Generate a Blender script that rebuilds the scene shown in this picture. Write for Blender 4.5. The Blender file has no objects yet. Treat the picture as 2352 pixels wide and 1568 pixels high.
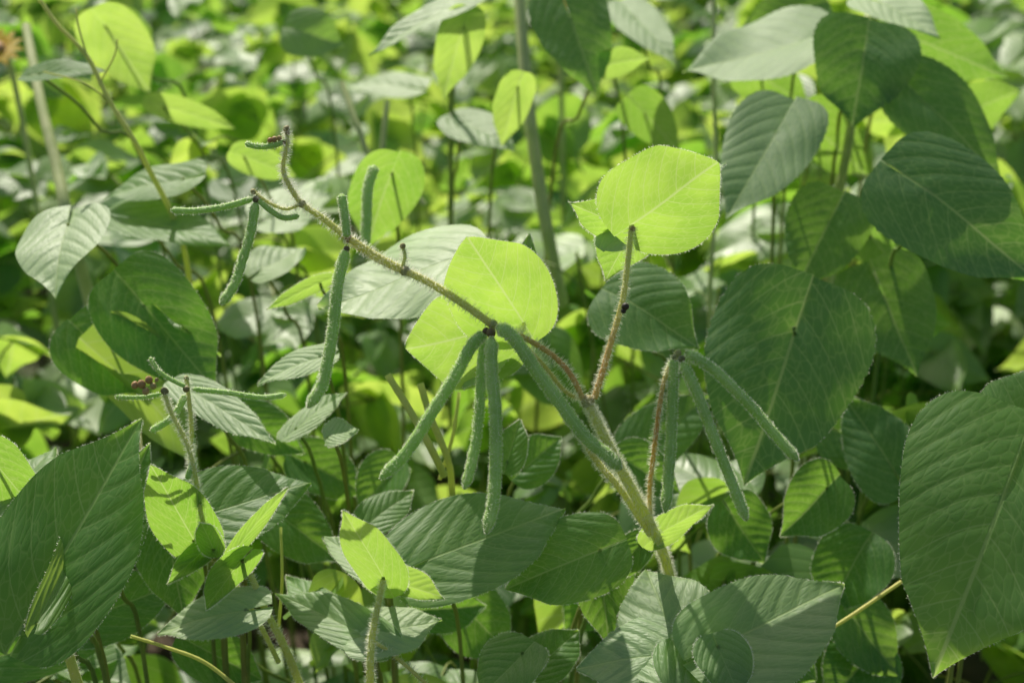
import bpy, math, random
import numpy as np
from mathutils import Vector, Matrix
random.seed(7); np.random.seed(7)
S = bpy.context.scene
S.view_settings.view_transform='Standard'; S.view_settings.look='None'; S.view_settings.exposure=0

# ---------------- camera ----------------
CAMZ=1.15; PITCH=math.radians(22); LENS=55.0
cd=bpy.data.cameras.new('camera'); cam=bpy.data.objects.new('camera',cd); S.collection.objects.link(cam)
cam.location=(0,0,CAMZ); cam.rotation_euler=(math.radians(90)-PITCH,0,0)
cd.lens=LENS; cd.sensor_width=36; cd.clip_start=0.02; cd.clip_end=3000
cd.dof.use_dof=True; cd.dof.focus_distance=0.81; cd.dof.aperture_fstop=7.5
S.camera=cam
C0=np.array([0,0,CAMZ]); FW=np.array([0,math.cos(PITCH),-math.sin(PITCH)]); RT=np.array([1.,0,0]); UP=np.array([0,math.sin(PITCH),math.cos(PITCH)])
K=36/LENS/2352
def nrm(v):
    v=np.asarray(v,float); return v/(np.linalg.norm(v)+1e-12)
def ray(px,py): return FW+RT*(px-1176)*K-UP*(py-784)*K
def P(px,py,d): return C0+ray(px,py)*d
# ---------------- sun / sky ----------------
SAZ=math.radians(-24); SEL=math.radians(50)
SUN=np.array([math.sin(SAZ)*math.cos(SEL),math.cos(SAZ)*math.cos(SEL),math.sin(SEL)])
sl=bpy.data.lights.new('sun','SUN'); sl.energy=5; sl.angle=math.radians(0.5); sl.color=(1,0.95,0.82)
so=bpy.data.objects.new('sun',sl); S.collection.objects.link(so); so.rotation_euler=Vector(SUN).to_track_quat('Z','Y').to_euler(); so.location=(-2,6,8)
w=bpy.data.worlds.new('World'); S.world=w; w.use_nodes=True
nt_=w.node_tree; bg=nt_.nodes['Background']; sk=nt_.nodes.new('ShaderNodeTexSky'); sk.sky_type='NISHITA'; sk.sun_disc=False
sk.air_density=1.0; sk.dust_density=3.0; sk.ozone_density=.3
sk.sun_elevation=SEL; sk.sun_rotation=SAZ%(2*math.pi); nt_.links.new(sk.outputs[0],bg.inputs[0]); bg.inputs[1].default_value=0.11

# ---------------- materials ----------------
class NB:
    def __init__(s,name):
        s.m=bpy.data.materials.new(name); s.m.use_nodes=True; s.t=s.m.node_tree; s.t.nodes.clear()
        s.out=s.t.nodes.new('ShaderNodeOutputMaterial')
    def n(s,ty,**k):
        x=s.t.nodes.new(ty)
        for a,b in k.items(): setattr(x,a,b)
        return x
    def l(s,a,b): s.t.links.new(a,b)
    def setv(s,sock,v):
        if hasattr(v,'node'): s.l(v,sock)
        elif v is not None: sock.default_value=v
    def math(s,op,a,b=None,c=None,clamp=False):
        x=s.n('ShaderNodeMath',operation=op); x.use_clamp=clamp
        s.setv(x.inputs[0],a)
        if b is not None: s.setv(x.inputs[1],b)
        if c is not None: s.setv(x.inputs[2],c)
        return x.outputs[0]
    def ss(s,v,a,b,o0=0.,o1=1.):
        x=s.n('ShaderNodeMapRange',interpolation_type='SMOOTHSTEP'); s.l(v,x.inputs[0])
        x.inputs[1].default_value=a; x.inputs[2].default_value=b; x.inputs[3].default_value=o0; x.inputs[4].default_value=o1
        return x.outputs[0]
    def mix(s,f,a,b,bt='MIX'):
        x=s.n('ShaderNodeMix',data_type='RGBA',blend_type=bt)
        s.setv(x.inputs[0],f); s.setv(x.inputs[6],a); s.setv(x.inputs[7],b); return x.outputs[2]
def c4(r,g,b): return (r,g,b,1)

NVEIN=5.2
def leaf_mat(name,dk,lt,tr1,tr2,rough=0.5,trmix=0.45,veincol=(0.34,0.48,0.15),NV=NVEIN,detail=True,bump=0.2,spec=.5,pale_glare_col=(.48,.60,.35)):
    b=NB(name)
    uv=b.n('ShaderNodeUVMap'); uv.uv_map='UVMap'; sp=b.n('ShaderNodeSeparateXYZ'); b.l(uv.outputs[0],sp.inputs[0])
    X=b.math('MULTIPLY_ADD',sp.outputs[0],2.0,-1.0); ax=b.math('ABSOLUTE',X); Y=sp.outputs[1]
    at=b.n('ShaderNodeAttribute'); at.attribute_name='lc'; sc=b.n('ShaderNodeSeparateColor'); b.l(at.outputs['Color'],sc.inputs[0])
    hue,pale,rnd=sc.outputs[0],sc.outputs[1],sc.outputs[2]
    geo=b.n('ShaderNodeNewGeometry'); tc=b.n('ShaderNodeTexCoord')
    n1=b.n('ShaderNodeTexNoise'); n1.inputs['Scale'].default_value=38; n1.inputs['Detail'].default_value=4 if detail else 1.5; b.l(tc.outputs['Object'],n1.inputs['Vector'])
    q=b.math('MULTIPLY',ax,ax)
    ph=b.math('SUBTRACT',b.math('SUBTRACT',Y,b.math('MULTIPLY',ax,.30)),b.math('MULTIPLY',q,.34))
    wob=b.math('MULTIPLY',b.math('SINE',b.math('MULTIPLY_ADD',Y,7.0,b.math('MULTIPLY',rnd,6.0))),.018)
    side=b.math('MULTIPLY',b.math('SIGN',X),.035)
    ph2=b.math('ADD',b.math('ADD',ph,wob),side) if detail else ph
    f=b.math('FRACT',b.math('ADD',b.math('MULTIPLY',ph2,NV),12.0))
    dv=b.math('MINIMUM',f,b.math('SUBTRACT',1.0,f))
    lat=b.ss(dv,0.01,0.045,1.,0.); mid=b.ss(ax,0.009,0.028,1.,0.)
    vein=b.math('MAXIMUM',b.math('MULTIPLY',lat,.7),mid)
    mott=b.ss(n1.outputs[0],.3,.7)
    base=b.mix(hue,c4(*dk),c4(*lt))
    base=b.mix(b.math('MULTIPLY',mott,.4),base,c4(dk[0]*.5,dk[1]*.6,dk[2]*.6))
    base=b.mix(pale,base,c4(*pale_glare_col))  # pale tone; high values paint white sun glare into the base colour
    base=b.mix(b.math('MULTIPLY',vein,.5),base,c4(*veincol))
    base=b.mix(b.math('MULTIPLY',geo.outputs['Backfacing'],.35),base,c4(.18,.32,.08))
    tr=b.mix(hue,c4(*tr1),c4(*tr2))
    tr=b.mix(b.math('MULTIPLY',mott,.35),tr,c4(tr1[0]*.5,tr1[1]*.7,tr1[2]*.5))
    tr=b.mix(b.math('MULTIPLY',vein,.6),tr,c4(.74,.86,.38))
    hgt=b.ss(dv,0.,.3,0.,.8)
    if detail:
        cb=b.n('ShaderNodeCombineXYZ'); b.l(b.math('MULTIPLY',X,1.0),cb.inputs[0]); b.l(b.math('MULTIPLY',ph2,1.5),cb.inputs[1]); b.l(b.math('MULTIPLY',rnd,30.),cb.inputs[2])
        vo=b.n('ShaderNodeTexVoronoi',feature='DISTANCE_TO_EDGE'); vo.inputs['Scale'].default_value=9; b.l(cb.outputs[0],vo.inputs['Vector'])
        ret=b.ss(vo.outputs[0],0.,.10,1.,0.)
        crk=b.ss(vo.outputs[0],0.,.3,0.,1.)
        hgt=b.math('ADD',hgt,b.math('MULTIPLY',crk,.28))
        tr=b.mix(b.math('MULTIPLY',ret,.35),tr,c4(.70,.88,.27))
        base=b.mix(b.math('MULTIPLY',ret,.16),base,c4(*veincol))
    hgt=b.math('SUBTRACT',hgt,b.math('MULTIPLY',mid,.8))
    bp=b.n('ShaderNodeBump'); bp.inputs['Strength'].default_value=bump; bp.inputs['Distance'].default_value=0.0015; b.l(hgt,bp.inputs['Height'])
    pr=b.n('ShaderNodeBsdfPrincipled'); b.l(base,pr.inputs['Base Color']); b.l(bp.outputs[0],pr.inputs['Normal'])
    ro=b.math('ADD',b.math('MULTIPLY',n1.outputs[0],.2),rough-.1); b.l(ro,pr.inputs['Roughness'])
    pr.inputs['Specular IOR Level'].default_value=spec
    tl=b.n('ShaderNodeBsdfTranslucent'); b.l(tr,tl.inputs[0])
    mx=b.n('ShaderNodeMixShader'); mx.inputs[0].default_value=trmix; b.l(pr.outputs[0],mx.inputs[1]); b.l(tl.outputs[0],mx.inputs[2])
    b.l(mx.outputs[0],b.out.inputs[0]); return b.m
M_BEAN=leaf_mat('bean_leaf',(.055,.16,.035),(.13,.27,.055),(.30,.63,.04),(.70,.98,.15),bump=.26)
M_SUNF=leaf_mat('sunflower_leaf',(.05,.14,.05),(.10,.22,.055),(.26,.56,.05),(.5,.83,.08),rough=.58,trmix=.38,spec=.4)
M_FIELD=leaf_mat('field_leaf',(.045,.135,.025),(.14,.27,.04),(.27,.60,.035),(.78,.98,.15),rough=.46,trmix=.47,detail=False,spec=.9)
M_PETAL=leaf_mat('yellow_petal',(.85,.5,.02),(.9,.6,.03),(.95,.6,.02),(1.,.7,.03),detail=False,veincol=(.8,.5,.02))

def skin_mat(name,c1,c2,trc,sheen=.3,rough=.55,nscale=60,tm=.12,seam=False):
    b=NB(name); tc=b.n('ShaderNodeTexCoord')
    n=b.n('ShaderNodeTexNoise'); n.inputs['Scale'].default_value=nscale; n.inputs['Detail'].default_value=5; b.l(tc.outputs['Object'],n.inputs['Vector'])
    base=b.mix(b.ss(n.outputs[0],.35,.65),c4(*c1),c4(*c2))
    at=b.n('ShaderNodeAttribute'); at.attribute_name='lc'; sc=b.n('ShaderNodeSeparateColor'); b.l(at.outputs['Color'],sc.inputs[0])
    base=b.mix(sc.outputs[0],base,c4(.60,.20,.08))
    base=b.mix(sc.outputs[1],base,c4(.03,.025,.02))
    if seam:
        uv=b.n('ShaderNodeUVMap'); uv.uv_map='UVMap'; sp=b.n('ShaderNodeSeparateXYZ'); b.l(uv.outputs[0],sp.inputs[0])
        a=b.math('ABSOLUTE',b.math('SUBTRACT',b.math('FRACT',b.math('MULTIPLY',sp.outputs[0],2.0)),.5))
        base=b.mix(b.math('MULTIPLY',b.ss(a,.02,.06,1.,0.),.6),base,c4(.58,.76,.30))
    n2=b.n('ShaderNodeTexNoise'); n2.inputs['Scale'].default_value=900; n2.inputs['Detail'].default_value=3; b.l(tc.outputs['Object'],n2.inputs['Vector'])
    bp=b.n('ShaderNodeBump'); bp.inputs['Strength'].default_value=.4; bp.inputs['Distance'].default_value=.0004; b.l(n2.outputs[0],bp.inputs['Height'])
    pr=b.n('ShaderNodeBsdfPrincipled'); b.l(base,pr.inputs['Base Color']); pr.inputs['Roughness'].default_value=rough; b.l(bp.outputs[0],pr.inputs['Normal'])
    pr.inputs['Sheen Weight'].default_value=sheen; pr.inputs['Sheen Roughness'].default_value=.35; pr.inputs['Sheen Tint'].default_value=(.9,1,.5,1)
    tl=b.n('ShaderNodeBsdfTranslucent'); tl.inputs[0].default_value=c4(*trc)
    mx=b.n('ShaderNodeMixShader'); mx.inputs[0].default_value=tm; b.l(pr.outputs[0],mx.inputs[1]); b.l(tl.outputs[0],mx.inputs[2])
    b.l(mx.outputs[0],b.out.inputs[0]); return b.m
M_POD=skin_mat('pod_skin',(.32,.52,.12),(.44,.66,.17),(.6,.95,.18),seam=True,tm=.22,sheen=.3)
M_STEM=skin_mat('green_stem',(.56,.62,.16),(.68,.68,.2),(.9,1.,.3),tm=.28,sheen=.3)
M_FSTEM=skin_mat('field_stem',(.14,.24,.05),(.22,.32,.07),(.5,.7,.1),tm=.15,sheen=0)
M_PALE=skin_mat('pale_stem',(.46,.54,.20),(.60,.64,.28),(.6,.75,.3),tm=.15)
M_BUD=skin_mat('bud_skin',(.34,.26,.10),(.40,.44,.14),(.5,.45,.1))
b=NB('plant_hair'); d=b.n('ShaderNodeBsdfDiffuse'); d.inputs[0].default_value=c4(.88,.88,.72); t=b.n('ShaderNodeBsdfTranslucent'); t.inputs[0].default_value=c4(.97,.97,.82)
mx=b.n('ShaderNodeMixShader'); mx.inputs[0].default_value=.6; b.l(d.outputs[0],mx.inputs[1]); b.l(t.outputs[0],mx.inputs[2]); b.l(mx.outputs[0],b.out.inputs[0]); M_HAIR=b.m
b=NB('soil'); tc=b.n('ShaderNodeTexCoord'); n=b.n('ShaderNodeTexNoise'); n.inputs['Scale'].default_value=14; n.inputs['Detail'].default_value=8; b.l(tc.outputs['Object'],n.inputs['Vector'])
n3=b.n('ShaderNodeTexNoise'); n3.inputs['Scale'].default_value=1.3; n3.inputs['Detail'].default_value=6; b.l(tc.outputs['Object'],n3.inputs['Vector'])
col=b.mix(b.ss(n.outputs[0],.3,.7),c4(.035,.024,.015),c4(.10,.07,.045)); col=b.mix(b.ss(n3.outputs[0],.45,.6),col,c4(.05,.09,.025))
bp=b.n('ShaderNodeBump'); bp.inputs['Distance'].default_value=.03; b.l(n.outputs[0],bp.inputs['Height'])
pr=b.n('ShaderNodeBsdfPrincipled'); b.l(col,pr.inputs['Base Color']); pr.inputs['Roughness'].default_value=.95; b.l(bp.outputs[0],pr.inputs['Normal']); b.l(pr.outputs[0],b.out.inputs[0]); M_SOIL=b.m

# ---------------- mesh helpers ----------------
def mesh_obj(name,V,F,mat,parent=None,uv=None,lc=None,nside=4):
    V=np.asarray(V,np.float32).reshape(-1,3); F=np.asarray(F,np.int32).reshape(-1,nside)
    me=bpy.data.meshes.new(name); me.vertices.add(len(V)); me.vertices.foreach_set('co',V.ravel())
    me.loops.add(F.size); me.polygons.add(len(F))
    me.polygons.foreach_set('loop_start',np.arange(0,F.size,nside,dtype=np.int32))
    me.loops.foreach_set('vertex_index',F.ravel())
    me.polygons.foreach_set('use_smooth',np.ones(len(F),bool))
    if uv is not None:
        ul=me.uv_layers.new(name='UVMap'); ul.data.foreach_set('uv',np.asarray(uv,np.float32).reshape(-1,2)[F.ravel()].ravel())
    if lc is not None:
        ca=me.attributes.new('lc','FLOAT_COLOR','POINT'); ca.data.foreach_set('color',np.asarray(lc,np.float32).ravel())
    me.update(calc_edges=True); me.materials.append(mat)
    o=bpy.data.objects.new(name,me); S.collection.objects.link(o)
    if parent: o.parent=parent
    return o
def empty(name,loc=(0,0,0)):
    o=bpy.data.objects.new(name,None); o.empty_display_size=.05; S.collection.objects.link(o); return o

def leaf(base,A,N,L,W,fold=10,curl=.12,cup=.1,rip=.02,asym=0.,hue=.5,pale=.1,cord=.26,quilt=.6,serr=0.,sh=.45):
    return [*base,*A,*N,L,W,math.radians(fold),curl,cup,rip,random.random()*6.28,asym,hue,pale,cord,quilt,serr,sh,random.random()]
def leaf_geo(rows,nt,nu):
    R=np.array(rows,float); Kn=len(R); g=lambda i:R[:,i][:,None,None]
    t=.5-.5*np.cos(np.linspace(0,1,nt)*math.pi); t=(t*.75+.25*np.linspace(0,1,nt)); u=np.linspace(-1,1,nu)
    T,U=np.meshgrid(t,u,indexing='ij'); T=T[None];U=U[None]
    hb=np.clip((g(19)-.15)/.35,0,1)
    ex1=.40-.02*g(22)-.16*hb; ex2=.60+.45*g(22)
    wm=(ex1/(ex1+ex2)); mxv=wm**ex1*(1-wm)**ex2
    w=np.clip(T,0,1)**ex1*np.clip(1-T,0,1)**ex2/mxv
    w=w*(1-(.30+.25*np.clip(g(22)*2,0,1))*np.clip((T-.68)/.32,0,1)**1.0)
    saw=np.abs(((T*22+g(15))%1)-.5)*2
    w=w*(1+g(21)*(saw-.5)*(np.abs(U)>.85))
    w=w*(1+.04*np.sin(T*7+g(15)*3+np.sign(U)*1.3)*np.sin(T*3.14))
    xs=U*w; X=xs*g(10)/2*(1+g(16)*np.sign(U)); aX=np.abs(X)
    yn=T-g(19)*np.abs(U)**1.5*np.clip(1-T,0,1)**(3-1.0*hb)*1.1
    y=g(9)*yn
    x=X*np.cos(g(11)); z=(np.sqrt(aX**2+(g(10)*.03)**2)-g(10)*.03)*np.sin(g(11))
    z=z-g(12)*g(9)*T**2-g(13)*X**2/(g(10)+1e-6)*2
    z=z+g(14)*g(10)*np.abs(U)**1.5*(np.sin(T*7+g(15))*.8+np.sin(T*13+g(15)*2+np.sign(U)*2)*.4)
    z=z+g(14)*g(10)*.5*np.sin(T*5+U*2.+g(15)*1.7)
    ax=np.abs(xs)
    wobg=np.sin(yn*7.0+g(23)*6.0)*.018; 
    ph=(yn-.30*ax-.34*ax*ax+wobg+.035*np.sign(U))*NVEIN; f=ph-np.floor(ph)
    z=z+g(20)*.0008*(4*f*(1-f))**.7*np.clip(ax*5,0,1)*np.clip((1-np.abs(U))*6,0,1)
    Bp=R[:,0:3]; A=R[:,3:6]; N=R[:,6:9]; A=A/np.linalg.norm(A,axis=1,keepdims=True)
    N=N-(N*A).sum(1,keepdims=True)*A; N=N/np.linalg.norm(N,axis=1,keepdims=True); Sd=np.cross(A,N)
    V=Bp[:,None,None,:]+x[...,None]*Sd[:,None,None,:]+y[...,None]*A[:,None,None,:]+z[...,None]*N[:,None,None,:]
    uv=np.stack([np.clip(xs*.5+.5,0,1),yn+0*xs],-1)
    lc=np.stack([np.broadcast_to(g(17),xs.shape),np.broadcast_to(g(18),xs.shape),np.broadcast_to(g(23),xs.shape),np.ones(xs.shape)],-1)
    i=np.arange(nt-1)[:,None]*nu+np.arange(nu-1)[None]; q=np.stack([i,i+1,i+nu+1,i+nu],-1).reshape(-1,4)
    F=(q[None]+(np.arange(Kn)*nt*nu)[:,None,None]).reshape(-1,4)
    return V,F,uv,lc
def leaves_obj(name,rows,nt,nu,mat,parent=None):
    V,F,uv,lc=leaf_geo(rows,nt,nu); return mesh_obj(name,V,F,mat,parent,uv,lc),V

def spline(pts,n):
    p=np.array(pts,float)
    if len(p)==2: return p[0]+(p[1]-p[0])*np.linspace(0,1,n)[:,None]
    q=np.vstack([2*p[0]-p[1],p,2*p[-1]-p[-2]]); out=[]
    for s in np.linspace(0,len(p)-1-1e-6,n):
        i=int(s); t=s-i; a,b_,c,d_=q[i:i+4]
        out.append(.5*((2*b_)+(-a+c)*t+(2*a-5*b_+4*c-d_)*t*t+(-a+3*b_-3*c+d_)*t**3))
    return np.array(out)
class Tubes:
    def __init__(s): s.V=[];s.F=[];s.UV=[];s.LC=[];s.n=0
    def add(s,c,r,ns=6,flat=1.,red=0.,dark=None,frame=None):
        c=np.asarray(c); m=len(c); r=np.broadcast_to(r,(m,))
        T=np.gradient(c,axis=0); T/=np.linalg.norm(T,axis=1,keepdims=True)+1e-12
        a=np.cross(T[0],[.31,.77,.2] if abs(T[0][1])<.9 else [1,0,0]); a/=np.linalg.norm(a); N=[a]
        for k in range(1,m):
            v=N[-1]-T[k]*np.dot(N[-1],T[k]); N.append(v/(np.linalg.norm(v)+1e-12))
        N=np.array(N); B=np.cross(T,N); th=np.linspace(0,2*math.pi,ns+1)[:-1]
        V=c[:,None]+r[:,None,None]*(np.cos(th)[None,:,None]*N[:,None]+flat*np.sin(th)[None,:,None]*B[:,None])
        s.V.append(V.reshape(-1,3)); i=np.arange(m-1)[:,None]*ns; j=np.arange(ns)[None]; j2=(j+1)%ns
        s.F.append((np.stack([i+j,i+j2,i+ns+j2,i+ns+j],-1).reshape(-1,4))+s.n); s.n+=m*ns
        uv=np.stack(np.broadcast_arrays(np.abs(th/math.pi-1)[None],np.linspace(0,1,m)[:,None]),-1); s.UV.append(uv.reshape(-1,2))
        rd=np.broadcast_to(red,(m,)); dk=np.zeros(m) if dark is None else np.broadcast_to(dark,(m,))
        lc=np.stack([np.repeat(rd,ns),np.repeat(dk,ns),np.full(m*ns,random.random()),np.ones(m*ns)],-1); s.LC.append(lc)
        return c,N,B
    def obj(s,name,mat,parent=None):
        return mesh_obj(name,np.vstack(s.V),np.vstack(s.F),mat,parent,np.vstack(s.UV),np.vstack(s.LC))
class Hairs:
    def __init__(s): s.p=[];s.d=[];s.l=[]
    def tube(s,c,N,B,r,dens,ln):
        c=np.asarray(c); seg=np.linalg.norm(np.diff(c,axis=0),axis=1); tot=seg.sum(); k=int(tot*dens)
        r=np.broadcast_to(r,(len(c),)); T=np.gradient(c,axis=0); T/=np.linalg.norm(T,axis=1,keepdims=True)+1e-12
        for _ in range(k):
            f=random.random()*(len(c)-1.001); i=int(f); q=f-i; th=random.random()*6.283
            o=math.cos(th)*N[i]+math.sin(th)*B[i]; pos=c[i]*(1-q)+c[i+1]*q+o*(r[i]*(1-q)+r[i+1]*q)*.95
            s.p.append(pos); s.d.append(nrm(o+T[i]*random.uniform(-.6,.3)+np.random.randn(3)*.15)); s.l.append(ln*random.uniform(.5,1.2))
    def obj(s,name,parent,wd=.00021):
        p=np.array(s.p);d_=np.array(s.d);l=np.array(s.l)[:,None]; sd=np.cross(d_,FW); sd/=np.linalg.norm(sd,axis=1,keepdims=True)+1e-9
        rr=np.random.randn(*sd.shape)*.4; sd=sd+rr; sd/=np.linalg.norm(sd,axis=1,keepdims=True)
        V=np.stack([p-sd*wd*.5,p+sd*wd*.5,p+d_*l+sd*wd*.2,p+d_*l-sd*wd*.2],1); F=np.arange(len(p)*4).reshape(-1,4)
        return mesh_obj(name,V,F,M_HAIR,parent)

# ---------------- ground ----------------
n=60; gx=np.concatenate([-np.geomspace(400,.4,n)[:], np.geomspace(.4,400,n)]); GX,GY=np.meshgrid(gx,gx,indexing='ij')
GZ=.02*np.sin(GX*7)*np.cos(GY*5)*(np.abs(GX)<8)*(np.abs(GY)<8)
i=np.arange(2*n-1)[:,None]*2*n+np.arange(2*n-1)[None]; gf=np.stack([i,i+2*n,i+2*n+1,i+1],-1).reshape(-1,4)
mesh_obj('ground',np.stack([GX,GY,GZ],-1),gf,M_SOIL)

# ---------------- leaves unprojected from image pixel coordinates at chosen depths ----------------
CAMD=-FW
HV=nrm(SUN+CAMD)
MODES={'b':nrm(SUN-CAMD),'t':HV,'c':nrm([0,-.8,.6]),'m':nrm([0,-.52,.86]),'v':nrm([-.1,.9,.45])}
H=[]
def hl(g,bx,by,tx,ty,w,d,mode='c',ox=0.,oy=0.,fold=12,curl=.1,kind='bean',**k):
    n_=MODES[mode]+np.array([ox,oy,0]); n_=nrm(n_)
    rc=ray((bx+tx)/2,(by+ty)/2)
    base=P(bx,by,d); rt=ray(tx,ty); den=np.dot(rt,n_)
    if abs(den)<.25*np.linalg.norm(rt): den=math.copysign(.25*np.linalg.norm(rt),den if den else -1)
    s_=np.dot(base-C0,n_)/den; s_=min(max(s_,d-.09),d+.12); tip=C0+rt*s_
    A=tip-base; L=np.linalg.norm(A); A=A/L; N=nrm(n_-np.dot(n_,A)*A); Sd=np.cross(A,N)
    vr=nrm(rc); ps=math.sqrt(max(.12,1-np.dot(Sd,vr)**2)); W=w*K*((d+s_)/2)/ps; W=min(W,1.7*max(L,.03))
    cen=(base+tip)/2
    kw=dict(fold=fold,curl=curl,hue=random.uniform(.2,.7),pale=random.uniform(0,.08),rip=.04)
    if kind=='sun': kw.update(cord=.42,serr=.035,sh=.75,quilt=.5)
    kw.update(k)
    H.append(dict(g=g,row=leaf(base,A,N,L,W,**kw),cen=cen,r=(L+W)/4,d=d,base=base,kind=kind,mode=mode))
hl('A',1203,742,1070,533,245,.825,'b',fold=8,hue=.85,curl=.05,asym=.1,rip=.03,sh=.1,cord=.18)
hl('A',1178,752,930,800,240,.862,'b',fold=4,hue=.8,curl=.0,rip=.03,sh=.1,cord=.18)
hl('A',1190,755,1225,530,110,.90,'c',ox=.5,fold=5,hue=.3)
hl('A',1040,600,728,700,190,.92,'t',fold=5,pale=1.,hue=.5,curl=.04,sh=.6)  # white gloss of this top-lit leaf is painted into its colour
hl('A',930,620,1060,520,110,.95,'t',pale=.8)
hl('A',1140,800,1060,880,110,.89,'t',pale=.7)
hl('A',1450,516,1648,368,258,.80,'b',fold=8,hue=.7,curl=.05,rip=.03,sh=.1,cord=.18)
hl('A',1450,520,1662,345,120,.84,'t',pale=.7)
hl('A',1449,532,1302,456,115,.84,'b',hue=.6,fold=18,sh=.9)
hl('A',1450,533,1388,640,130,.845,'b',hue=.6,fold=10,sh=.9)
hl('B',983,1287,1300,1150,235,.84,'m',fold=6,hue=.4,pale=.2,sh=.4)
hl('B',1378,1262,1160,1350,200,.86,'c',fold=8,hue=.3)
hl('B',1375,1260,1400,1480,150,.9,'c',hue=.2)
hl('C',880,1327,790,1155,120,.80,'b',ox=.2,fold=16,hue=.75)
hl('C',882,1330,1020,1362,85,.815,'b',fold=14,hue=.8,sh=.7)
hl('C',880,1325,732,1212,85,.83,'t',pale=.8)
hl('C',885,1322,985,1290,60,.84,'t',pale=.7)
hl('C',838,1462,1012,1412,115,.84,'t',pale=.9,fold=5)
hl('C',845,1462,622,1345,115,.84,'t',oy=-.15,pale=.4,fold=14,sh=.7)
hl('C',850,1200,950,1120,90,.92,'m',pale=.2)
hl('C',760,1420,650,1310,90,.9,'t',pale=.3)
hl('D',1562,1497,1480,1292,260,.80,'t',oy=-.1,fold=6,pale=.5,hue=.4)
hl('D',1558,1502,1318,1520,190,.80,'t',oy=-.1,fold=6,pale=.5)
hl('D',1655,1480,1945,1325,275,.79,'m',oy=.1,fold=16,pale=.35,asym=.15,sh=.6)
hl('D',1650,1485,1700,1600,130,.78,'m',pale=.2,hue=.5,sh=.5)
hl('D',1565,1500,1660,1640,150,.79,'t',oy=-.1,pale=.2)
hl('D',1240,1530,1330,1440,120,.88,'m',hue=.4); hl('D',1200,1500,1100,1600,140,.86,'t',pale=.2)
hl('E',2300,1150,2150,1548,500,.80,'c',ox=-.1,oy=.12,fold=6,hue=.45,rip=.04,cord=.5,sh=.75)
hl('E',2335,1060,2400,830,270,.88,'c',hue=.5,fold=12,cord=.25,sh=.4)
hl('E',2345,1140,2560,1180,250,.84,'m',hue=.4)
hl('F',95,1365,312,952,330,.80,'c',ox=-.15,hue=.3,fold=12,asym=-.05,sh=.6,cord=.30)
hl('F',85,1430,305,975,85,.775,'c',ox=.75,oy=.5,hue=.9,fold=20,sh=.2,rip=.16,cord=.05)
hl('F',215,1290,345,1010,180,.83,'c',ox=.2,hue=.1,sh=.7)
hl('F',445,1240,345,1050,150,.84,'b',hue=.3,sh=.5)
hl('F',445,1190,712,1095,190,.86,'m',hue=.3,pale=.1,fold=8)
hl('F',548,1255,655,1108,45,.82,'b',ox=-.4,hue=.6)
hl('F',556,1285,470,1385,90,.82,'b',oy=-.5,hue=.3)
hl('F',565,1400,352,1440,115,.84,'t',pale=.8)
hl('F',95,1340,-60,1240,220,.82,'c',hue=.2); hl('F',90,1370,-40,1440,130,.84,'t',hue=.2)
hl('F',490,1260,460,1190,60,.83,'b',hue=.4); hl('F',480,1255,385,1330,60,.84,'b',hue=.2)
hl('F',-20,1180,120,1010,140,.86,'t',pale=.3); hl('F',-20,1050,90,1180,120,.85,'b',hue=.4)
hl('F',20,1500,340,1400,150,.95,'c',hue=.0); hl('F',380,1200,420,1420,170,.93,'c',hue=.0); hl('F',200,1420,420,1330,150,.94,'c',hue=0.)
for a_ in [(640,1180,780,1290,150),(700,1060,840,1130,130),(1050,1380,1180,1500,170),(1400,1330,1300,1450,150),(1680,1180,1760,1290,150),(1900,1120,1800,1230,170),(1980,1260,1900,1400,190),(1730,1450,1880,1560,180),(2000,1500,1900,1620,190),(1960,1420,2080,1560,150),
  (450,1480,600,1560,140),(900,1080,820,1180,120),(1200,1080,1290,1000,110),(1440,1060,1560,1130,130),(980,1400,1120,1390,120),(560,960,700,1040,120)]:
    hl('G' if a_[1]<1300 else 'D',*a_,random.uniform(.97,1.04),'c',ox=random.uniform(-.4,.4),oy=random.uniform(-.1,.2),hue=random.uniform(0,.3),pale=0.,sh=random.uniform(.3,.8),fold=random.uniform(5,22))
hl('G',440,900,625,1000,95,.92,'t',pale=.7,sh=.5); hl('G',735,820,585,870,62,.92,'t',pale=.8)
hl('G',680,985,792,888,60,.93,'t',pale=.6); hl('G',735,650,610,705,40,.98,'b',hue=.7)
hl('G',760,1000,820,980,60,.9,'t',pale=.7)
hl('G',1165,1060,1195,960,80,.92,'c',hue=.4)
hl('G',1510,1230,1635,1145,75,.86,'b',hue=.8,sh=.8); hl('G',1470,1250,1400,1330,80,.88,'c',hue=.2)
hl('S',1825,765,1715,1108,385,.96,'c',kind='sun',hue=.1,pale=.08,fold=6,cord=.36,sh=.7)
hl('S',1438,690,1610,790,210,.97,'c',oy=.3,kind='sun',hue=.6,fold=10,cord=.3)
hl('S',2130,440,2400,640,270,1.0,'c',kind='sun',hue=.0,pale=.10,fold=5,cord=.36)
hl('S',1985,120,1960,290,250,1.15,'c',kind='sun',hue=.2,fold=10)
hl('S',1838,100,1565,148,150,1.2,'t',kind='sun',pale=.7,hue=.2,cord=.3)
hl('S',1310,40,1372,212,185,1.2,'c',kind='sun',pale=.08)
hl('S',1780,310,1670,490,220,1.1,'m',kind='sun',pale=.4)
hl('S',2030,680,2110,860,225,1.1,'c',kind='sun',hue=.5)
hl('S',1905,510,1830,660,200,1.1,'c',kind='sun',hue=.5)
hl('S',2130,240,2310,410,180,1.15,'c',kind='sun',pale=.05)
hl('S',2100,90,2310,170,160,1.25,'b',kind='sun',hue=.5)
hl('S',2040,1060,1940,900,180,1.05,'c',kind='sun',hue=.1)
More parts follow.
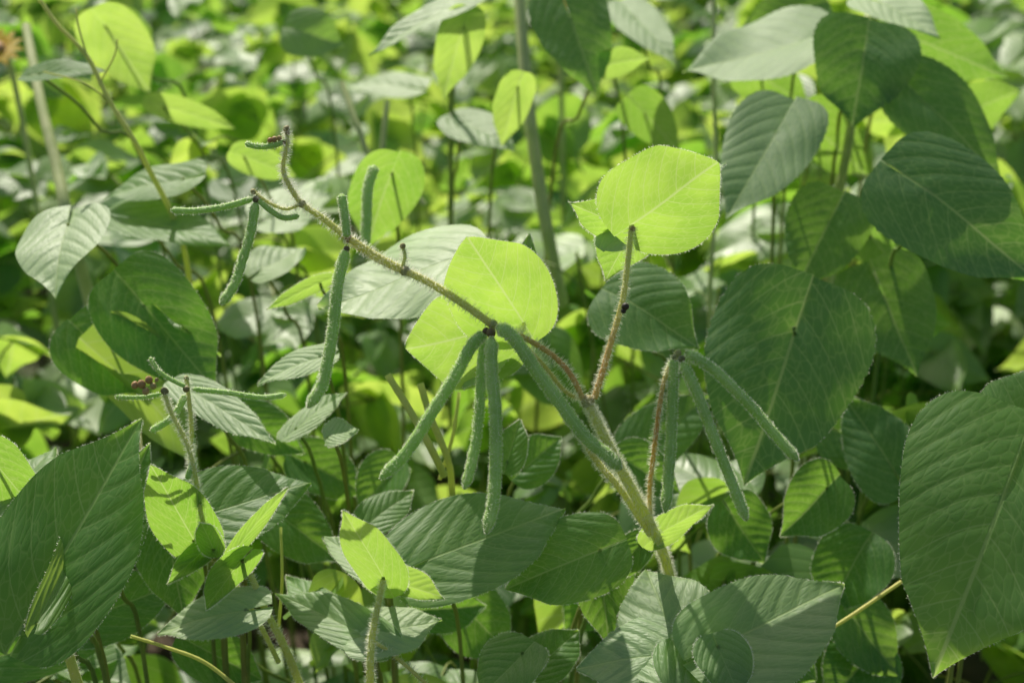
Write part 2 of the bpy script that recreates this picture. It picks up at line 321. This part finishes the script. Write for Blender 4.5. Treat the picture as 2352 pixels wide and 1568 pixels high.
hl('S',1950,1000,2090,1060,160,1.1,'c',kind='sun',hue=.1)
hl('S',2030,10,2160,70,110,1.2,'t',kind='sun',pale=.9)
hl('S',1500,1010,1640,900,150,1.05,'c',kind='sun',hue=.3)
hl('S',1840,20,1700,60,120,1.3,'c',kind='sun')
hl('S',1880,300,1990,400,150,1.25,'b',kind='sun',hue=.8); hl('S',1750,180,1860,240,120,1.3,'b',kind='sun',hue=.8); hl('S',2000,540,2080,640,140,1.2,'b',kind='sun',hue=.6); hl('S',2250,250,2340,200,120,1.3,'b',kind='sun',hue=.9)
hl('S',1760,700,1800,620,110,1.2,'b',kind='sun',hue=.6); hl('S',1480,260,1560,350,110,1.3,'b',kind='sun',hue=.8); hl('S',1460,40,1550,130,110,1.35,'t',kind='sun',pale=.6)
hl('G',1065,60,1015,222,110,1.2,'b',hue=1.,sh=.7); hl('G',1190,200,1150,330,90,1.2,'b',hue=1.)
hl('G',1060,5,838,105,60,1.2,'t',pale=.9,sh=.8); hl('G',1390,150,1490,130,70,1.2,'b',hue=.9)
hl('G',240,60,345,205,150,1.25,'b',hue=1.); hl('G',375,245,540,288,65,1.25,'b',hue=.9)
hl('G',900,395,840,560,165,1.1,'b',hue=.4); hl('G',680,70,790,100,120,1.4,'c',pale=.3)
hl('G',155,515,115,662,215,1.0,'t',pale=.9,sh=.7); hl('G',330,700,490,890,240,1.0,'c',hue=.0,pale=.1,sh=.4,cord=.4)
hl('G',195,770,330,900,200,1.02,'c',hue=.0,pale=.05); hl('G',420,410,230,440,90,1.1,'t',pale=.3)
hl('G',560,360,680,400,80,1.2,'b',hue=.9); hl('G',90,170,240,150,60,1.1,'t'); hl('G',300,500,520,540,120,1.1,'t',pale=.1)
hl('G',940,200,800,180,80,1.5,'t',pale=1.); hl('G',1060,280,1180,330,110,1.3,'t',pale=.6); hl('G',620,500,760,440,110,1.25,'t',pale=1.); hl('G',600,620,700,560,90,1.1,'t',pale=.9)

GN={'A':'mung_bean_plant','B':'mung_bean_plant','C':'mung_bean_plant','D':'mung_bean_plant','E':'mung_bean_plant','F':'mung_bean_plant','G':'mung_bean_plant','S':'wild_sunflower_plant'}
PAR={g:empty(GN[g]) for g in GN}
ROOT={'A':P(1700,1750,.9),'B':P(1250,1800,.95),'C':P(830,1750,.86),'D':P(1600,1800,.86),'E':P(2420,1800,.9),'F':P(250,1800,.9),'G':P(900,1500,1.3),'S':P(1950,1400,1.25)}
for g in ROOT: ROOT[g]=np.array([ROOT[g][0],ROOT[g][1],0.])
TB={g:Tubes() for g in GN}; TP={g:Tubes() for g in GN}; HR={g:Hairs() for g in GN}
for g in GN:
    rb=[h['row'] for h in H if h['g']==g and h['kind']=='bean']; rs=[h['row'] for h in H if h['g']==g and h['kind']=='sun']
    for rows,mat in ((rb,M_BEAN),(rs,M_SUNF)):
        if not rows: continue
        o,V=leaves_obj('leaflets',rows,64,33,mat,PAR[g])
        for ki in range(len(rows)):
            if rows[ki][1]>.95: continue
            edge=np.vstack([V[ki,2:-1,0],V[ki,2:-1,-1]]); inn=np.vstack([V[ki,2:-1,2],V[ki,2:-1,-3]])
            for _ in range(420):
                q=random.randrange(len(edge)); q2=min(q+1,len(edge)-1); a=random.random()
                if abs(q-q2) and np.linalg.norm(edge[q]-edge[q2])<.01:
                    p_=edge[q]*a+edge[q2]*(1-a)
                    HR[g].p.append(p_); HR[g].d.append(nrm(nrm(edge[q]-inn[q])+np.random.randn(3)*.35)); HR[g].l.append(random.uniform(.0004,.0014))
# ---------------- stems, petioles, pods ----------------
def stem(g,pts,w0,w1=None,red=0.,hair=0.,ln=.0017,n=None):
    w1=w0 if w1 is None else w1; pw=[P(*p) for p in pts]; n=n or max(14,len(pts)*8); c=spline(pw,n)
    dm=np.mean([p[2] for p in pts]); r=np.linspace(w0,w1,n)*K*dm/2*(1+.04*np.sin(np.arange(n)*1.7))
    if isinstance(red,(list,tuple)): red=np.interp(np.linspace(0,1,n),np.linspace(0,1,len(red)),red)
    c,N,B=TB[g].add(c,r,8,red=red)
    if hair: HR[g].tube(c,N,B,r,hair*1.5,ln*1.4)
    return c
stem('A',[(1345,915,.80),(1375,975,.80),(1412,1050,.80),(1455,1130,.81),(1500,1215,.85),(1530,1290,.905),(1550,1380,.97),(1600,1600,1.05)],20,26,0,9000)
stem('A',[(1325,985,.805),(1372,1060,.805),(1430,1130,.81),(1492,1225,.85)],14,16,.1,7000)
stem('A',[(1365,915,.80),(1385,850,.80),(1405,780,.80),(1430,690,.80),(1442,600,.80),(1451,518,.80)],15,13,[.7,.85,.6,.15,.05,0],9000)
stem('A',[(1340,918,.80),(1312,862,.80),(1272,818,.80),(1222,785,.80),(1175,762,.80),(1130,745,.80)],13,13,[.5,.8,.7,.4,.15],9000,.002)
stem('A',[(1345,918,.81),(1300,900,.81),(1250,840,.81),(1200,790,.81),(1140,750,.805)],10,10,.2,6000)
stem('A',[(1130,745,.80),(1060,695,.80),(985,648,.80),(930,622,.80),(865,588,.80),(800,546,.80)],18,17,.15,11000,.002)
stem('A',[(930,628,.803),(870,600,.803),(805,560,.803)],9,8,.4,6000)
stem('A',[(800,548,.80),(740,500,.80),(694,468,.80),(664,425,.80),(650,385,.80),(660,330,.80),(657,298,.80)],16,8,.08,12000,.002)
stem('A',[(694,468,.80),(655,480,.80),(612,462,.80),(582,438,.80)],8,8,.1,9000,.0017)
stem('A',[(925,612,.80),(930,585,.80),(922,562,.80)],10,7,.0,9000)
stem('A',[(1495,1205,.845),(1492,1130,.82),(1503,1030,.81),(1514,940,.80),(1528,865,.80),(1556,812,.80)],11,11,[.4,.8,.9,.5,.1],9000,.0017)
stem('A',[(1452,520,.80),(1450,526,.82),(1449,531,.842)],11,9,.0,4000)
stem('A',[(1190,768,.80),(1200,758,.812),(1203,744,.825)],9,9,.1,4000)
stem('A',[(1190,768,.80),(1186,760,.83),(1178,752,.862)],9,9,.1,4000)
stem('F',[(378,905,.82),(395,950,.82),(430,1020,.82),(448,1090,.82),(462,1180,.83),(487,1262,.84)],9,12,.0,8000)
stem('F',[(428,868,.83),(440,980,.83),(437,1060,.83),(450,1120,.83)],10,10,0,8000)
stem('F',[(487,1262,.84),(555,1285,.85),(610,1400,.85),(660,1500,.86),(740,1700,.9)],12,20,0,5000)
stem('F',[(540,1340,.86),(590,1420,.86),(640,1520,.87)],10,12,0,4000)
stem('F',[(300,1460,.86),(380,1485,.86),(470,1520,.86),(560,1590,.86)],8,10,.1,0)
stem('F',[(85,1365,.80),(120,1410,.81),(150,1480,.82),(200,1640,.84)],14,26,0,5000)
stem('C',[(880,1330,.80),(866,1400,.80),(855,1460,.80),(850,1540,.80),(852,1660,.82)],13,20,0,9000,.0015)
stem('C',[(840,1462,.83),(900,1500,.83),(980,1570,.83)],9,9,.1,4000)
stem('D',[(1655,1490,.79),(1610,1498,.795),(1560,1500,.80)],10,9,.6,4000); stem('D',[(1560,1500,.80),(1580,1600,.84),(1620,1750,.86)],10,14,.3,0)
stem('E',[(2290,1135,.80),(2400,1120,.84),(2500,1300,.88)],10,14,.3,0)
stem('G',[(2070,1335,.93),(1960,1410,.92),(1860,1475,.91),(1780,1545,.9)],9,9,.15,0)
stem('G',[(890,860,.9),(940,940,.9),(985,1020,.9),(1020,1090,.92)],16,18,0,0); stem('G',[(965,880,.92),(990,960,.92),(1030,1060,.93),(1040,1150,.95)],16,16,0,0)
stem('G',[(1055,900,.95),(1040,1000,.95),(1010,1100,.96)],9,9,0,0); stem('G',[(645,1210,.9),(648,1330,.9),(640,1440,.92)],6,8,0,0)
def stalks(g,mat,L):
    T=Tubes()
    for pts,w0,w1 in L:
        pw=[P(*p) for p in pts]; nn=24; T.add(spline(pw,nn),np.linspace(w0,w1,nn)*K*pts[0][2]/2,8)
    T.obj('stalks',mat,PAR[g])
stalks('S',M_PALE,[([(1190,-40,1.35),(1205,150,1.33),(1225,330,1.32),(1255,520,1.32),(1290,700,1.35)],26,32),([(1640,-40,1.3),(1640,200,1.3),(1645,420,1.3),(1630,700,1.32),(1640,900,1.35)],10,12),
 ([(2000,10,1.25),(1985,90,1.22),(1950,320,1.25),(1920,500,1.3),(1880,900,1.35),(1850,1100,1.4)],18,26),([(1838,100,1.2),(1900,160,1.25),(1960,330,1.28)],8,10),([(1825,755,.96),(1780,720,1.0),(1760,820,1.1),(1850,1000,1.2)],9,12),([(2125,435,1.0),(2080,420,1.1),(1960,400,1.26)],10,12)])
stalks('G',M_PALE,[([(60,60,1.3),(95,240,1.25),(130,380,1.22),(160,520,1.2),(215,720,1.25)],22,30),([(785,190,1.3),(825,300,1.28),(850,360,1.28),(910,400,1.28),(975,470,1.28)],14,12),([(890,230,1.35),(880,330,1.35),(878,400,1.35)],14,14)])
stem('G',[(85,-10,1.05),(130,55,1.05),(200,130,1.05),(250,230,1.05),(300,310,1.05),(335,375,1.06),(420,560,1.1),(450,800,1.15)],9,14)
stem('G',[(200,130,1.05),(180,60,1.05),(175,20,1.05)],5,4); stem('G',[(230,190,1.05),(262,130,1.05),(270,90,1.05)],5,4); stem('G',[(250,230,1.05),(190,190,1.05),(100,165,1.05)],5,4)

def pod(g,pts,w,d=.80,bump=.035,nseed=11,cal=True):
    if len(pts[0])==2: pts=[(x,y,d) for x,y in pts]
    c=spline([P(*p) for p in pts],110); s=np.linspace(0,1,110); R=w*K*d/2
    prof=np.clip(s/.05,0,1)**.6*np.clip((1-s)/.07,0,1)**.65; prof=np.maximum(prof,.13)
    r=R*prof*(1+bump*np.cos(s*nseed*2*math.pi)*(s>.06)*(s<.93)); dk=np.clip((s-.985)*60,0,.7)+np.clip((.02-s)*50,0,.8)
    T=Tubes(); c,N,B=T.add(c,r,16,flat=.86,dark=dk); T.obj('pod',M_POD,PAR[g])
    HR[g].tube(c,N,B,r,24000*w/28,.0011)
pod('A',[(1116,766),(1085,792),(1042,868),(990,950),(932,1040),(872,1100)],28)
pod('A',[(1114,775,.81),(1106,850,.812),(1100,950,.812),(1086,1050,.81),(1066,1124,.81)],24)
pod('A',[(1129,772),(1129,850),(1138,950),(1138,1070),(1133,1150),(1117,1226)],29,.79)
pod('A',[(1140,748),(1180,776),(1230,848),(1290,930),(1345,1003),(1395,1045),(1427,1078)],32,.79,bump=.03)
pod('A',[(796,568),(776,650),(767,740),(752,830),(737,888),(706,936)],27)
pod('A',[(797,545),(792,500),(784,444)],20,.79,bump=.03)
pod('A',[(582,456),(520,474),(450,484),(391,483)],15,bump=.02)
pod('A',[(588,463),(576,530),(556,600),(537,655),(506,700)],22,bump=.06,nseed=9)
pod('A',[(592,458),(622,484),(652,500),(688,496)],14,bump=.02)
pod('A',[(658,322),(630,334),(595,337),(562,330)],13,bump=.02)
pod('A',[(1546,822),(1545,900),(1539,1040),(1528,1178)],25,.80,bump=.05)
pod('A',[(1566,830),(1600,900),(1642,1010),(1682,1110),(1716,1196)],25,.79)
pod('A',[(1574,808),(1640,850),(1722,930),(1782,1000),(1834,1058)],25,.79)
pod('F',[(440,893),(520,901),(600,912),(658,906)],13,.82,bump=.02)
pod('F',[(343,820),(372,858),(430,890)],11,.82,bump=.02)
pod('F',[(428,905),(395,958),(345,990)],16,.83,bump=.02)
pod('F',[(372,905),(320,912),(264,911)],10,.83,bump=.02)
pod('F',[(445,1060),(438,1075),(430,1100)],14,.82,bump=.02)
pod('G',[(862,380),(845,430),(842,500),(838,570)],24,1.0)
def buds(g,L):
    T=Tubes()
    for x,y,d,w,red,dk in L:
        a=P(x,y,d); R=w*K*d/2; dr=nrm(np.array([random.uniform(-1,1),random.uniform(-.5,.5),.8])); s=np.linspace(-1,1,9)
        T.add(a+dr*s[:,None]*R*1.15,np.maximum(R*np.sqrt(np.clip(1-s*s,0,1)),R*.05),10,red=red,dark=dk)
    T.obj('buds',M_BUD,PAR[g])
buds('A',[(658,296,.80,15,0,.1),(660,306,.80,11,.1,.2),(630,320,.80,14,.3,0),(620,322,.80,12,.4,0),(642,318,.80,13,.2,0),(652,326,.80,12,.1,.3),(1128,764,.795,22,.1,.6),(1116,760,.80,16,.2,.7),(1132,745,.80,22,0,0),(796,572,.80,15,.1,.7),(800,547,.80,20,.3,.1),
 (588,458,.80,16,.1,.7),(582,440,.80,13,.1,.1),(1556,812,.80,18,0,.1),(1566,824,.80,16,0,.6),(1548,820,.80,14,0,.5),(1350,922,.80,30,0,0),(930,622,.80,22,0,0),(925,565,.80,14,0,0),(1436,704,.79,18,0,1.),(1432,714,.79,12,0,1.),(1452,526,.80,16,.1,0),(694,468,.80,18,0,0)])
buds('F',[(325,882,.82,20,.5,.2),(342,872,.82,18,.5,.2),(310,884,.82,17,.5,.1),(335,898,.82,17,.4,0),(352,886,.82,16,.2,0),(360,872,.82,10,.1,0),(378,898,.82,18,0,.5),(428,893,.82,16,.1,.4),(428,868,.83,12,0,0)])
for h in H:
    if h['g'] in 'A': continue
    a=h['base']; rt=ROOT[h['g']]; rt=np.array([rt[0]*.4+a[0]*.6,max(rt[1],a[1]+.1),0])
    b2=a+np.array([(rt[0]-a[0])*.25,.05,-.05]); c2=a+np.array([(rt[0]-a[0])*.6,.09,-.16]); e=np.array([rt[0],rt[1],0.])
    TP[h['g']].add(spline([a,b2,c2,e],18),np.linspace(.0010,.0018,18),6,red=random.uniform(0,.2))
for g in GN:
    if TB[g].V: TB[g].obj('stems',M_STEM,PAR[g])
    if TP[g].V: TP[g].obj('petioles',M_FSTEM,PAR[g])
    if HR[g].p: HR[g].obj('fine_hairs',PAR[g])
def flower(px,py,d,sz):
    c=P(px,py,d); rows=[]; ax=nrm([0.1,-.6,.8]); a=nrm(np.cross(ax,[1,0,0])); b_=np.cross(ax,a)
    for k in range(12):
        th=k*2*math.pi/12; dr=math.cos(th)*a+math.sin(th)*b_; rows.append(leaf(c+dr*sz*.3,nrm(dr+ax*.15),ax,sz,sz*.42,hue=random.random(),pale=0,cord=0,quilt=0))
    leaves_obj('petals',rows,10,7,M_PETAL,PAR['S'])
    T=Tubes(); s=np.linspace(-1,1,9); T.add(c+ax*s[:,None]*sz*.2,sz*.38*np.sqrt(np.clip(1-s*s,.001,1)),12,red=.6); T.obj('flower_disc',M_BUD,PAR['S'])
    T=Tubes(); T.add(spline([c,c+[.01,.02,-.1],[c[0]+.03,c[1]+.05,0]],12),.003,6); T.obj('flower_stalk',M_PALE,PAR['S'])
flower(1272,0,1.7,.022); flower(-5,110,1.5,.02)

# ---------------- field mass ----------------
hc=np.array([h['cen'] for h in H]); hr=np.array([h['r'] for h in H])
hdep=(hc-C0)@FW; hpx=np.stack([((hc-C0)@RT)/hdep,((hc-C0)@UP)/hdep],-1); hrp=hr/hdep
lit=np.array([h['mode'] in 'bt' for h in H])
def ok(c,rad):
    dd=(c-C0)@FW
    x_,y_=((c-C0)@RT)/dd,((c-C0)@UP)/dd
    if dd<.92: return False
    m=(hdep>dd-.01)&(np.hypot(hpx[:,0]-x_,hpx[:,1]-y_)<hrp*.85+rad/dd*.5)
    if m.any(): return False
    v=c-hc; al=v@SUN; pr_=np.linalg.norm(v-al[:,None]*SUN,axis=1)
    if (lit&(al>0.01)&(pr_<hr*.75+rad*.45)).any(): return False
    return True
def hn(x,y): return math.sin(x*3.1+y*1.7)*.5+math.sin(x*5.3-y*4.1+1)*.3+math.sin(y*7+x*2)*.2
def sst(a,b_,x): t=min(max((x-a)/(b_-a),0),1); return t*t*(3-2*t)
def canopy(x,y):
    h=.60+.13*hn(x,y)
    h+=.22*sst(.05,.45,x-.12*(y-1))*sst(.95,1.35,y)*(1-.5*sst(2.2,3.5,y))
    h+=.08*sst(-.2,-.6,x)*sst(1.1,1.5,y)
    return h
rows_n=[];rows_f=[]; FT=Tubes(); BL=nrm(SUN-CAMD)
y=.62
while y<6.5:
    step=.13 if y<2.5 else .18
    hw=.42+y*.42; x=-hw-.1
    while x<hw+.1:
        px_=x+random.uniform(-.08,.08); py_=y+random.uniform(-.08,.08); Hh=canopy(px_,py_)*random.uniform(.64,1.2)
        lean=np.array([random.uniform(-.12,.12),random.uniform(-.12,.12)])
        nodes=random.randint(8,11); az=random.random()*6.28; top=np.array([px_+lean[0],py_+lean[1],Hh])
        sp_=spline([[px_,py_,0],[px_+lean[0]*.1,py_+lean[1]*.3,Hh*.5],top],8)
        dd=(sp_-C0)@FW; kk=sp_[dd>.93] if (dd>.93).sum()>3 else None
        if kk is not None and y<2.6 and random.random()<.3: FT.add(kk,np.linspace(.0026,.0013,len(kk)),5,red=random.uniform(0,.1))
        far=sst(1.1,1.8,py_)
        for k in range(nodes):
            f=.3+.7*((k+random.random()*.6)/nodes)**.8; f=min(f,1); az+=2.4+random.uniform(-.4,.4)
            nd=np.array([px_+lean[0]*f,py_+lean[1]*f,Hh*f]); el=random.uniform(.2,1.1); pl=random.uniform(.05,.13)*(1.1-.5*f*(f>.9))
            dr=np.array([math.cos(az)*math.cos(el),math.sin(az)*math.cos(el),math.sin(el)]); E=nd+dr*pl+np.array([0,0,-.015])
            sz=random.uniform(.042,.088)*(1.0 if f<.93 else .65)
            if px_>.15 and random.random()<.3: sz*=1.25
            rr=random.random(); hue=random.random(); pale=random.random()**3*.35
            q1=.13+.17*far; q2=.28+.32*far
            if rr<q1: n0=nrm(HV+np.random.randn(3)*.12); pale=random.random()  # sun-mirroring leaves: glare also painted in as a whiter base colour
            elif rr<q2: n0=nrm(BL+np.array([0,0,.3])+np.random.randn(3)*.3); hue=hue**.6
            else: n0=nrm(np.array([0,0,.75])+SUN*random.uniform(-.4,.7)+np.random.randn(3)*.5)
            cnt=0; shp=random.uniform(.3,.95)
            for j,da in enumerate((0,1.35,-1.35)):
                a2=az+da+random.uniform(-.25,.25); t_=nrm([math.cos(a2),math.sin(a2),random.uniform(-.9,.2)])
                ss_=sz*random.uniform(.85,1.1)*(1 if j==0 else .9); cen=E+t_*ss_*.5
                if not ok(cen,ss_*.4): continue
                if cen[2]<.05: continue
                dist=cen[1]; cnt+=1
                if rr<q2: t_=nrm(t_-.7*np.dot(t_,n0)*n0)
                r_=leaf(E+t_*.006,t_,nrm(n0+np.random.randn(3)*(.1 if rr<q2 else .3)),ss_,ss_*random.uniform(.85,1.1),fold=random.uniform(0,28),curl=random.uniform(-.05,.3),cup=random.uniform(-.15,.4),rip=random.uniform(.02,.07),
                    asym=(0,.12,-.12)[j],hue=min(1,max(0,hue+random.uniform(-.1,.1))),pale=pale,cord=random.uniform(.18,.45),quilt=.5,sh=shp)
                (rows_n if dist<1.5 else rows_f).append(r_)
            if cnt and dist<2.5:
                if ok((nd+E)/2,.0): FT.add(spline([nd,(nd+E)/2+[0,0,.008],E],6),.001,4,red=random.uniform(0,.2))
        x+=step
    y+=step
fld=empty('bean_field_foliage')
leaves_obj('near_leaves',rows_n,20,13,M_FIELD,fld); leaves_obj('far_leaves',rows_f,11,7,M_FIELD,fld); FT.obj('stalks',M_FSTEM,fld)
print('leaves',len(rows_n),len(rows_f),'heroes',len(H))
